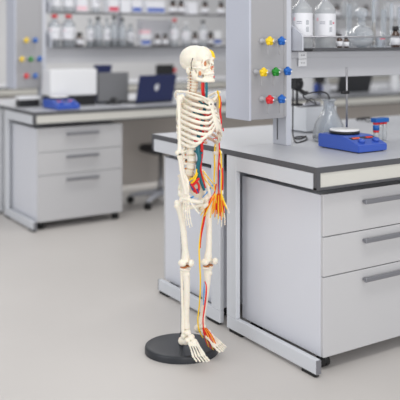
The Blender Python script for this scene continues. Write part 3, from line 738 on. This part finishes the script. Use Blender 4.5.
for p, up, hh, w, kind in VT:
    if kind == 't': continue
    for s in (-1, 1):
        b = MB(); b.ell(p+Vector((s*w*.9, w*.75, -hh*.48)), (.0035, .004, .0045 if kind == 'l' else .003), n=8, m=gristle)
        b.build('nerve_root', gristle, spine, label='brown nerve root stub between vertebrae')

# ribs ------------------------------------------------------------
CY = J(200, 110, 0).y         # front-back centre of the cage
def rib(k, s):
    p, up, hh, w, kind = VT[7+k]
    u = k/11.0
    Wd = .93*[.055, .074, .087, .096, .103, .107, .110, .111, .110, .106, .098, .085][k]
    yb = p.y+.012; yf = [-.030, -.050, -.062, -.072, -.080, -.085, -.088, -.082, -.074, -.06, -.02, .0][k]
    yf = CY+yf-.002; 
    drop = 1.25*[.018, .026, .032, .036, .038, .040, .042, .044, .044, .040, .034, .022][k]
    th1 = [165, 160, 156, 152, 150, 148, 146, 138, 128, 116, 84, 60][k]
    yc = (yb+yf)/2; dp = (yb-yf)/2
    dp_b = yb+.010-yc
    pts = [Vector((s*.012, p.y+.012, p.z))]; N = 12
    for i in range(1, N+1):
        th = math.radians(14+(th1-14)*i/N)
        c_ = math.cos(th); y = yc+(dp_b if c_ > 0 else dp)*c_
        x = s*Wd*(math.sin(th)**.85)
        pts.append(Vector((x, y, p.z-drop*(1-c_)/2*1.15)))
    return pts
ribs_end = {}
for s in (-1, 1):
    side = 'right' if s < 0 else 'left'
    for k in range(12):
        pts = rib(k, s); ribs_end[(k, s)] = pts[-1]
        b = MB(); m_ = bone if s < 0 or k < 6 else bonep
        b.tube(pts, [.005]+[.0074]*(len(pts)-2)+[.0076], n=10, flat=.42, up=(0, 0, 1), sub=3, m=m_)
        b.build('rib', m_, sk, label=('painted pinkish rib' if m_ is bonep else None))
# sternum and costal cartilage
st_t = Vector((0, CY-.062, VT[7][0].z-.034)); st_b = Vector((0, CY-.100, VT[7][0].z-.15))
b = MB(); b.tube([st_t, st_t.lerp(st_b, .22), st_t.lerp(st_b, .3), st_t.lerp(st_b, .8), st_b, st_b+Vector((0, .003, -.026))], [.02, .018, .0125, .016, .011, .004], n=14, flat=.3, up=(1, 0, 0), sub=4)
stern = remesh('sternum', b, .0022, bone, sk, 2)
b = MB(); b.ell(st_t.lerp(st_b, .1)+Vector((-.009, -.0065, 0)), (.004, .003, .004), m=M['dark'], n=10); b.build('screw', M['dark'], stern, label='dark screw on the breastbone')
for s in (-1, 1):
    for k in range(10):
        e = ribs_end[(k, s)]; b = MB()
        if k < 7:
            t = [.08, .24, .38, .52, .66, .8, .93][k]; q = st_t.lerp(st_b, t)+Vector((s*.011, 0, 0))
            mid = e.lerp(q, .5)+Vector((s*.004, -.006, -.003-.004*max(0, k-3)))
            b.tube([e, mid, q], [.0076, .0068, .006], n=8, flat=.55, up=(0, 0, 1))
        else:
            q = ribs_end[(6, s)].lerp(st_b+Vector((s*.012, 0, 0)), .62-.14*(k-7)) if k < 9 else ribs_end[(8, s)]
            if k > 7: q = ribs_end[(k-1, s)].lerp(st_b, .3)
            mid = e.lerp(q, .45)+Vector((s*.004, -.006, -.006))
            b.tube([e, mid, q], [.0076, .0068, .006], n=8, flat=.55, up=(0, 0, 1))
        b.build('costal_cartilage', bone, sk)

# shoulder girdle and arms ----------------------------------------
def bone_obj(name, segs, blobs=(), vox=.0024, parent=None, smooth=3, m=None, **k):
    b = MB()
    for pts, r, *fl in segs: b.tube(pts, r, n=12, flat=(fl[0] if fl else 1.0), up=(fl[1] if len(fl) > 1 else None))
    for c_, r in blobs: b.ell(c_, r if hasattr(r, '__len__') else (r, r, r))
    return remesh(name, b, vox, m or bone, parent or sk, smooth, **k)
V = Vector
sh = {-1: J(178.8, 99.3, .146), 1: J(218.6, 99.5, -.146)}       # humeral heads
for s in (-1, 1):
    h = sh[s]; med = st_t+V((s*.016, -.004, .006)); acr = h+V((-s*.004, .004, .035))
    bone_obj('clavicle', [([med, med.lerp(acr, .35)+V((0, -.012, .006)), med.lerp(acr, .7)+V((0, .004, .008)), acr], [.0065, .0045, .0045, .0065])])
    # scapula: triangular blade behind the ribs
    top = V((s*.062, CY+.075, h.z+.014)); bot = V((s*.062, CY+.088, h.z-.105)); gl = h+V((-s*.018, .012, -.002))
    segs = []
    for i in range(15):
        e = top.lerp(bot, i/14); segs.append(([gl.lerp(e, .12), gl.lerp(e, .55)+V((0, .006, 0)), e], [.005, .0026, .0026]))
    segs += [([top, bot], .0032), ([V((s*.062, CY+.088, h.z-.012)), gl+V((0, .025, .022)), acr+V((s*.004, .004, 0)), acr+V((s*.008, -.012, -.002))], [.003, .006, .0065, .006]), ([gl+V((0, 0, .012)), gl+V((s*.002, -.018, .02)), gl+V((s*.008, -.03, .012))], [.006, .005, .005])]
    bone_obj('scapula', segs, [(gl, (.008, .011, .015))], vox=.0022)
# arms: shoulder, elbow, wrist
el = {-1: J(179.6, 152.5, .158), 1: J(218.0, 153, -.150)}
wr = {-1: J(186.2, 194, .135), 1: J(220.3, 194, -.160)}
arm_root = {}
for s in (-1, 1):
    h, e, w = sh[s], el[s], wr[s]
    out = V((s, 0, 0))
    hum = bone_obj('humerus', [([h+V((0, 0, .004)), h.lerp(e, .12), h.lerp(e, .4), h.lerp(e, .8), e+V((0, 0, .008))], [.012, .0095, .0072, .0072, .011]), ([e-out*.02, e+out*.02], [.0095, .011])], [(h+V((-s*.005, 0, .003)), .0160), (e-out*.021+V((0, .003, .003)), (.007, .008, .008))])
    e2 = e+V((0, 0, -.014)); fr = V((s*.0105, -.004, 0)); ub = V((-s*.0105, .004, 0))
    bone_obj('ulna', [([e2+ub+V((0, .012, .018)), e2+ub+V((0, .004, 0)), (e2+ub).lerp(w+ub, .4), w+ub+V((0, 0, .008))], [.0085, .0105, .0062, .0055])], [(w+ub+V((0, 0, .004)), .007)], vox=.0022)
    bone_obj('radius', [([e2+fr, e2.lerp(w, .12)+fr*1.05, e2.lerp(w, .5)+fr*1.3, w+fr*.7+V((0, 0, .01)), w+fr*.7], [.0095, .0062, .0062, .0085, .010])], vox=.0022)
    arm_root[s] = (w, e)
for s in (-1, 1):
    b = MB(); b.ell(el[s]+V((s*.008, -.010, -.006)), (.010, .005, .003), m=M['dark'], n=8); b.build('elbow_screw', M['dark'], sk, label='dark elbow hinge')
def hand(s, w, spread, dn):
    "fingers hang down; palm faces the thigh; knuckles spread front to back"
    segs = []; blobs = []
    for i in range(4):
        for j in range(2): blobs.append((w+V((s*(.003 if j else -.003), -.014+i*.0095, -.011-.011*j)), (.0065, .0065, .0065)))
    for i in range(5):
        if i == 0:
            a = w+V((0, -.016, -.02)); d = V((-s*.1, -.62, -.8)).normalized(); L = [.034, .024, .018]
        else:
            a = w+V((0, -.014+(i-1)*.0092, -.026)); d = V((0, (-.22+.13*(i-1))*spread, -1)).normalized(); L = [.052, .030, .019, .014] if i != 4 else [.044, .024, .015, .012]
            if i == 2: L = [.052, .034, .022, .015]
        p = a; bend = 0
        for q, l in enumerate(L):
            d2 = (d+V((-s*.10*q, -.02*q, 0))).normalized(); e = p+d2*l
            segs.append(([p, p.lerp(e, .5), e], [.0046-.0005*q, .0029-.0002*q, .0044-.0005*q])); p = e
            blobs.append((e, .0046-.0005*q))
    return bone_obj('hand', segs, blobs, vox=.0017, smooth=1)
hand(-1, wr[-1], .35, 0); hand(1, wr[1], .8, 0)

# pelvis ----------------------------------------------------------
hip = {-1: J(183.0, 200.5, .080), 1: J(204.0, 200.5, -.080)}
S1 = VT[-1][0]+V((0, .004, -VT[-1][2]*.55))
sac = [([S1+V((0, 0, -.003)), S1+V((0, .022, -.03)), S1+V((0, .034, -.06)), S1+V((0, .026, -.085)), S1+V((0, .012, -.1))], [.026, .024, .018, .010, .005])]
for s in (-1, 1): sac.append(([S1+V((s*.01, .004, -.008)), S1+V((s*.028, .014, -.014)), S1+V((s*.024, .028, -.045))], [.014, .014, .010]))
bone_obj('sacrum', sac)
for s in (-1, 1):
    h = hip[s]; fwd = -1
    psis = S1+V((s*.026, .022, -.012)); asis = V((s*.104, h.y-.046, h.z+.062))
    mr = lambda p: V((abs(p.x)*s, p.y, p.z)); asis = mr(J(187.8, 182.5, .064))
    crest = [psis+V((0, .004, -.02)), psis+V((s*.002, .0, .01)), mr(J(180.2, 176.5, .056)), mr(J(182.2, 174, .064)), mr(J(185.2, 176, .067)), asis]
    segs = [(crest, [.006, .007, .0068, .0068, .0068, .0078])]
    CP, _ = spline(crest, [0]*6, 4)
    for i, cp in enumerate(CP):
        root = h+V((-s*.008, .024-.04*i/(len(CP)-1), .018))
        segs.append(([root, root.lerp(cp, .5)+V((-s*.010, 0, 0)), cp], [.009, .0038, .0045]))
    aiis = h+V((s*.004, -.030, .026)); sym = V((s*.008, h.y-.050, h.z-.012)); isch = h+V((-s*.022, .016, -.036))
    segs += [([asis, aiis, h+V((0, -.02, .01))], [.0075, .008, .010]), ([h+V((-s*.01, -.018, .004)), V((s*.04, h.y-.048, h.z-.006)), sym], [.0105, .0095, .0105]), ([h+V((-s*.012, .012, -.01)), isch], [.013, .012]), ([isch, V((s*.03, h.y-.022, h.z-.034)), sym+V((0, .002, -.010))], [.011, .009, .010]), ([psis+V((0, .002, -.02)), h+V((-s*.014, .03, .02))], [.008, .011])]
    bone_obj('hip_bone', segs, [(h+V((-s*.012, 0, 0)), (.018, .022, .022))], vox=.0024)
b = MB(); b.lathe([(.009, -.007), (.0105, 0), (.009, .007)], V((0, hip[1].y-.050, hip[1].z-.015)), 12, disc, (1, 0, 0)); b.build('pubic_disc', disc, sk)

# legs ------------------------------------------------------------
kn = {-1: J(185.6, 264, .083), 1: J(208.2, 263, -.083)}
an = {-1: J(186.6, 329, .066), 1: J(202.0, 323, -.062)}
dirf = {-1: V((-.30, -1, 0)).normalized(), 1: V((-.16, -1, 0)).normalized()}
for s in (-1, 1):
    h, k, a = hip[s], kn[s], an[s]; o_ = V((s, 0, 0))
    tro = h+V((s*.034, .006, -.012))
    sc_ = bone_obj('femur', [([h, h+V((s*.018, .0, -.006)), tro+V((-s*.006, 0, -.008))], [.014, .0105, .013]), ([tro, h.lerp(k, .14)+V((s*.024, -.002, 0)), h.lerp(k, .4)+V((s*.016, -.008, 0)), h.lerp(k, .75)+V((s*.006, -.006, 0)), k+V((0, 0, .03)), k+V((0, 0, .012))], [.018, .016, .0138, .0142, .019, .022])], [(h, .0195), (tro+V((0, 0, .006)), (.012, .013, .013)), (k+V((s*.016, .006, .006)), (.0165, .021, .016)), (k+V((-s*.016, .006, .006)), (.0165, .021, .016))])
    bone_obj('patella', [], [(k+V((0, -.034 if s < 0 else -.042, .010 if s < 0 else .016)), (.016, .011, .017))], vox=.0022)
    kt = k+V((0, 0, -.016))
    b = MB(); [b.ell(k+V((q*.014, .0, -.0115)), (.0135, .0175, .0022), m=gristle, n=14) for q in (-1, 1)]; b.build('knee_cartilage', gristle, sk, label='brown knee cartilage')
    bone_obj('tibia', [([kt+V((0, 0, -.006)), kt.lerp(a, .09), kt.lerp(a, .3)+V((0, -.006, 0)), kt.lerp(a, .8), a+V((0, 0, .014)), a+V((0, 0, .004))], [.0215, .0185, .0145, .0132, .0158, .0165])], [(kt+V((s*.012, .002, -.004)), (.017, .020, .008)), (kt+V((-s*.012, .002, -.004)), (.017, .020, .008)), (kt+V((0, -.015, -.028)), (.008, .008, .012)), (a+V((-s*.013, 0, 0)), (.0065, .009, .012))])
    fb = V((s*.014, .012, 0))
    bone_obj('fibula', [([kt+fb+V((0, 0, -.018)), kt.lerp(a, .12)+fb, kt.lerp(a, .7)+fb*.9, a+V((s*.018, .006, .0)), a+V((s*.017, .004, -.014))], [.009, .0062, .0062, .0085, .0075])], vox=.0021)
    # foot
    d = dirf[s]; sd = V((-d.y, d.x, 0)) if s > 0 else V((d.y, -d.x, 0))   # lateral side direction
    if (sd.x > 0) != (s > 0): sd = -sd
    dz = V((0, 0, 1)); heelz = {-1: .080, 1: .095}[s]; toez = {-1: .040, 1: .048}[s]
    b0 = V((a.x, a.y, 0))-d*.002
    def F(u, v, z): return b0+d*u+sd*v+dz*z
    az = a.z
    blobs = [(F(-.034, .003, heelz), (.017, .017, .019)), (F(-.012, .0, (heelz+az)/2-.002), (.022, .017, .018)), (F(.002, -.001, az-.014), (.017, .021, .016)), (F(.028, -.008, az-.030), (.017, .015, .014)), (F(.032, .012, az-.036), (.016, .012, .011)), (F(.050, -.010, az-.040), (.012, .016, .010)), (F(.052, .012, az-.045), (.011, .012, .008))]
    segs = [([F(-.032, .002, heelz), F(0, 0, heelz+.006), F(.03, .008, az-.042)], [.016, .014, .010])]
    tz0 = az-.045; 
    for i in range(5):
        v0 = -.018+i*.0085; v1 = -.022+i*.0128; L = [.052, .058, .054, .050, .046][i]; r = .0064 if i == 0 else .0047
        A = F(.056-.004*abs(i-1), v0, tz0); B_ = F(.056+L, v1, lerp(tz0, toez, .66)); zz = toez
        Ls = [.02, .014] if i == 0 else [[.017, .010, .007], [.016, .009, .007], [.015, .008, .006], [.013, .007, .006]][i-1]
        segs.append(([A, A.lerp(B_, .5)+dz*.003, B_], [r*1.15, r*.68, r*1.15])); p = B_
        for q, l in enumerate(Ls):
            e = p+d*l*1.15+sd*.02*l*(i-1)+dz*(-.38*l); segs.append(([p, p.lerp(e, .5), e], [r*1.02, r*.66, r*.9])); p = e
        blobs.append((p, r*.8))
    bone_obj('foot', segs, blobs, vox=.0015, smooth=1)

# steel pole from the plate up behind the pelvis
b = MB(); pt = S1+V((0, .045, -.05))
b.tube([(0, .0, .03), (0, 0, .3), (0, .0, .55), (pt.x, pt.y, pt.z)], .0048, m=M['chrome'], sub=4); pole = b.build('pole', M['chrome'], sk)
b = MB(); b.lathe([(.013, .0335), (.013, .04), (.0085, .044), (.0085, .085), (.007, .088)], n=18, m=M['black']); b.build('pole_socket', M['black'], sk, label='black socket holding the pole')
for px, py, s_, r in ((183.2, 203, .102, .006), (188.8, 200.8, .062, .0045), (187, 196, .07, .003)):
    b = MB(); b.ell(J(px, py, s_)+V((0, -.004, 0)), (r, r*.6, r*1.1), m=M['dark'], n=10); b.build('hip_screw', M['dark'], sk, label='dark hip screw')

# vessels ---------------------------------------------------------
def vessel(name, m, pts, r, label, s=None, sub=5):
    "pts: (column, row, lateral offset)"
    b = MB(); P = [J(*p) for p in pts]; b.tube(P, r, n=10, m=m, sub=sub); return b.build(name, m, sk, label=label)
vessel('vein', teal, [(206.5, 80, .012), (206.6, 90, .012), (206, 100, .01), (204, 112, 0), (202, 125, 0), (198.5, 138, 0), (198.0, 150, .0), (199.5, 158, .0), (197.8, 168, .0), (199, 174, -.005), (201.5, 183, -.02), (204.2, 190, -.04)], [.006, .006, .006, .008, .009, .0105, .0115, .010, .0095, .0075, .0068, .0065], 'thick teal vein running down in front of the spine')
vessel('artery', redv, [(203, 80, .004), (203, 92, .004), (205, 102, -.008), (204, 116, -.006), (203, 130, -.006), (201.5, 140, -.01), (202, 152, -.012), (200.5, 166, -.012), (202, 176, -.02), (205.5, 188, -.045)], [.008, .008, .009, .008, .007, .0075, .0065, .006, .004, .0035], 'red main artery beside the teal vein')
vessel('nerve', yel, [(201.4, 84, .002), (201.6, 88, .0), (202.2, 92, .0)], .0035, 'yellow nerve in the neck')
vessel('vein', teal, [(195, 151, 0), (198, 153, 0), (202, 153, 0)], .005, 'teal side branch')
vessel('vein', teal, [(196, 178, .0), (199, 177, -.0), (199, 174, 0)], .006, 'teal pelvic branch')
for k, (pts) in enumerate((((194, 141, .03), (200, 140.5, .01), (206, 139.5, -.02)), ((192, 137, .03), (199, 139, .0), (204, 143, -.02)), ((196, 144, .02), (200, 141, .0)))): vessel('artery', redv, pts, .0038, 'red branch under the rib cage')
# dark red and teal shapes inside the cage
vessel('vein', teal, [(199, 101, .03), (203, 104, .01), (208, 105, -.01)], .0042, 'teal vein inside the upper ribs')
vessel('artery', redv, [(199, 110, .03), (205, 114, .01), (212, 115, -.02)], .0065, 'red artery inside the rib cage')
vessel('artery', redv, [(196, 119, .03), (203, 123, .0), (211, 122, -.02)], .0055, 'lower red artery inside the rib cage')
vessel('vein', teal, [(193, 112, .04), (198, 113, .02), (203, 116, .0)], .005, 'teal branch inside the rib cage')
vessel('vein', teal, [(185, 129, .05), (192, 130, .04), (202, 134, .02)], .005, 'low teal branch inside the rib cage')
vessel('artery', redv, [(196, 129, .03), (204, 130, .0), (207, 131, -.02)], .004, 'low red branch inside the rib cage')
vessel('artery', redv, [(209.5, 125.5, -.03), (214, 126, -.06), (220, 128.5, -.085)], .0028, 'red line along the left lower ribs')
vessel('artery', redv, [(213, 139, -.05), (216.5, 138, -.06), (219, 139, -.08)], .002, 'thin red line on the lower left rib')
vessel('artery', redv, [(223, 128, -.105), (223.4, 131, -.105)], .003, 'red dot on the left flank')
# left shoulder
vessel('nerve', yel, [(217.6, 91, -.10), (218.4, 95, -.11), (219.6, 101, -.12), (219.2, 108, -.12)], .0042, 'yellow nerve over the left shoulder')
vessel('artery', redv, [(219.4, 96, -.12), (220.6, 103, -.125), (220.2, 112, -.125), (221, 121, -.125), (220.6, 134, -.13)], .0048, 'red artery on the left upper arm')
# left forearm bundle
vessel('nerve', yel, [(216.2, 141, -.132), (214.8, 148, -.132), (214.6, 165, -.132), (214.2, 180, -.132), (215.2, 195, -.132), (216.5, 203, -.132)], .0036, 'yellow nerve along the left arm')
vessel('artery', redv, [(219, 140, -.132), (219.4, 152, -.132), (218.4, 168, -.132), (218.6, 182, -.132), (219, 195, -.132)], .0036, 'red artery along the left forearm')
vessel('vein', dblue, [(219.5, 170, -.132), (219.3, 180, -.132), (219, 190, -.132)], .003, 'blue vein along the left forearm')
vessel('nerve', yel, [(219.8, 150, -.132), (221.3, 158, -.132), (221.6, 175, -.132), (221.3, 190, -.132), (222, 200, -.132)], .0034, 'second yellow nerve along the left forearm')
vessel('artery', redv, [(222.4, 168, -.132), (222.8, 180, -.132), (222.5, 190, -.132)], .0036, 'second red artery on the left forearm')
vessel('artery', redv, [(219.5, 163, -.132), (221, 168, -.132), (222.3, 172, -.132)], .003, 'red link between the forearm arteries')
# hand fan
random.seed(3)
fan = [(213.5, 213, yel), (214.8, 217, orn), (217, 214, redv), (218.2, 219, yel), (220, 216, redv), (221.3, 220, orn), (223, 217, yel), (224.3, 213, redv), (226.8, 209, yel), (216, 210, redv), (225, 206, orn), (222.3, 212, redv), (219.5, 213, yel)]
for i, (px, py, m_) in enumerate(fan):
    a = J(219+(px-219)*.3, 194, -.135); m1 = J(219+(px-219)*.75, 204, -.134); e = J(px, py, -.136)
    b = MB(); b.tube([a, m1, e], [.0036, .0036, .0024], m=m_); b.build('hand_nerve' if m_ is not redv else 'hand_artery', m_, sk)
# left thigh bundle from the groin
fa = [(200.5, 215.5, yel, .0028), (204.5, 216, yel, .003), (206, 211, orn, .003), (210.2, 218, yel, .0028), (212.6, 214, orn, .003)]
for px, py, m_, r in fa:
    b = MB(); b.tube([J(214.5, 196, -.10), J(lerp(214.5, px, .45), lerp(196, py, .4), -.06), J(px, py, -.05)], [r, r*1.1, r*.8], m=m_); b.build('nerve', m_, sk)
vessel('artery', redv, [(216.2, 184, -.13), (214.8, 192, -.13), (210, 201, -.07), (206.2, 210, -.055), (203.2, 224, -.055), (200.6, 238, -.06), (200.2, 248, -.065)], [.003, .003, .004, .0045, .0052, .005, .003], 'red artery down the left thigh')
vessel('nerve', yel, [(215, 194, -.11), (209, 203, -.07), (204.6, 213, -.055), (201.2, 230, -.055), (199.2, 248, -.06), (199.6, 262, -.055), (200.4, 280, -.052), (199.8, 300, -.05), (198.6, 312, -.05), (197.8, 320, -.045), (199, 330, -.045), (203, 338, -.05)], [.003, .0035, .0035, .0035, .0035, .0035, .0034, .0034, .0034, .003, .003, .0028], 'long yellow nerve down the left leg')
vessel('artery', redv, [(204.8, 281, -.048), (206.3, 286, -.048), (206.0, 296, -.045), (204.2, 310, -.042), (203, 320, -.038), (204.2, 332, -.035), (208, 340, -.035)], [.0015, .003, .0038, .0038, .003, .003, .002], 'red artery down the left shin')
vessel('vein', bluev, [(204.3, 282, -.047), (204.0, 292, -.044), (203.4, 305, -.04)], [.002, .004, .0025], 'light blue vein on the left shin')
for i in range(9):
    m_ = yel if i in (1, 4, 7) else redv; x0 = 202.5+.5*i; x1 = 207.5+1.45*i; y1 = 350-.9*abs(i-4)
    b = MB(); b.tube([J(x0, 328, -.036), J(lerp(x0, x1, .5)-.6, 336, -.034), J(min(x1, 217), y1, -.036)], [.0018, .002, .0014], m=m_); b.build('foot_artery' if m_ is redv else 'foot_nerve', m_, sk)
# groin strands
vessel('vein', bluev, [(202.5, 197.5, -.05), (207, 192.5, -.07), (210.5, 188, -.09), (214.3, 183, -.11)], [.0022, .0036, .0036, .003], 'light blue ligament across the left groin')
vessel('nerve', yel, [(203, 171, -.03), (207, 176, -.05), (212, 182, -.08), (214.5, 186, -.1)], .0026, 'yellow nerve crossing to the left hip')
vessel('nerve', yel, [(201, 172, -.03), (204, 178, -.05), (209, 184.5, -.075), (213, 189, -.1)], .0026, 'lower yellow nerve crossing to the left hip')
# pelvic bowl contents
for m_, pts, r in ((yel, [(196.5, 169, .01), (196, 174, .02), (192, 179, .03), (188.5, 180.5, .045)], .003), (yel, [(197, 173, .01), (194.5, 180, .02), (190, 184, .03)], .0048), (redv, [(199, 178, 0), (195, 183, .015), (192, 187, .02), (195, 192, .01)], .006), (redv, [(196, 181, .0), (199, 186, -.01), (198, 193, -.01)], .0055), (dblue, [(189, 182, .035), (192, 187.5, .025), (193, 190, .02)], .004), (dblue, [(197, 189, 0), (198, 193, 0)], .004), (bluev, [(191, 198, .05), (193.5, 196.5, .05)], .004), (redv, [(191, 184, .03), (194, 188, .02), (197, 193.5, .01)], .005), (yel, [(190, 178.5, .03), (194, 178, .02), (197, 176, 0)], .0035)):
    b = MB(); b.tube([J(*p) for p in pts], r, n=10, m=m_); b.build({id(yel): 'nerve', id(redv): 'artery', id(dblue): 'vein', id(bluev): 'vein'}[id(m_)], m_, sk)
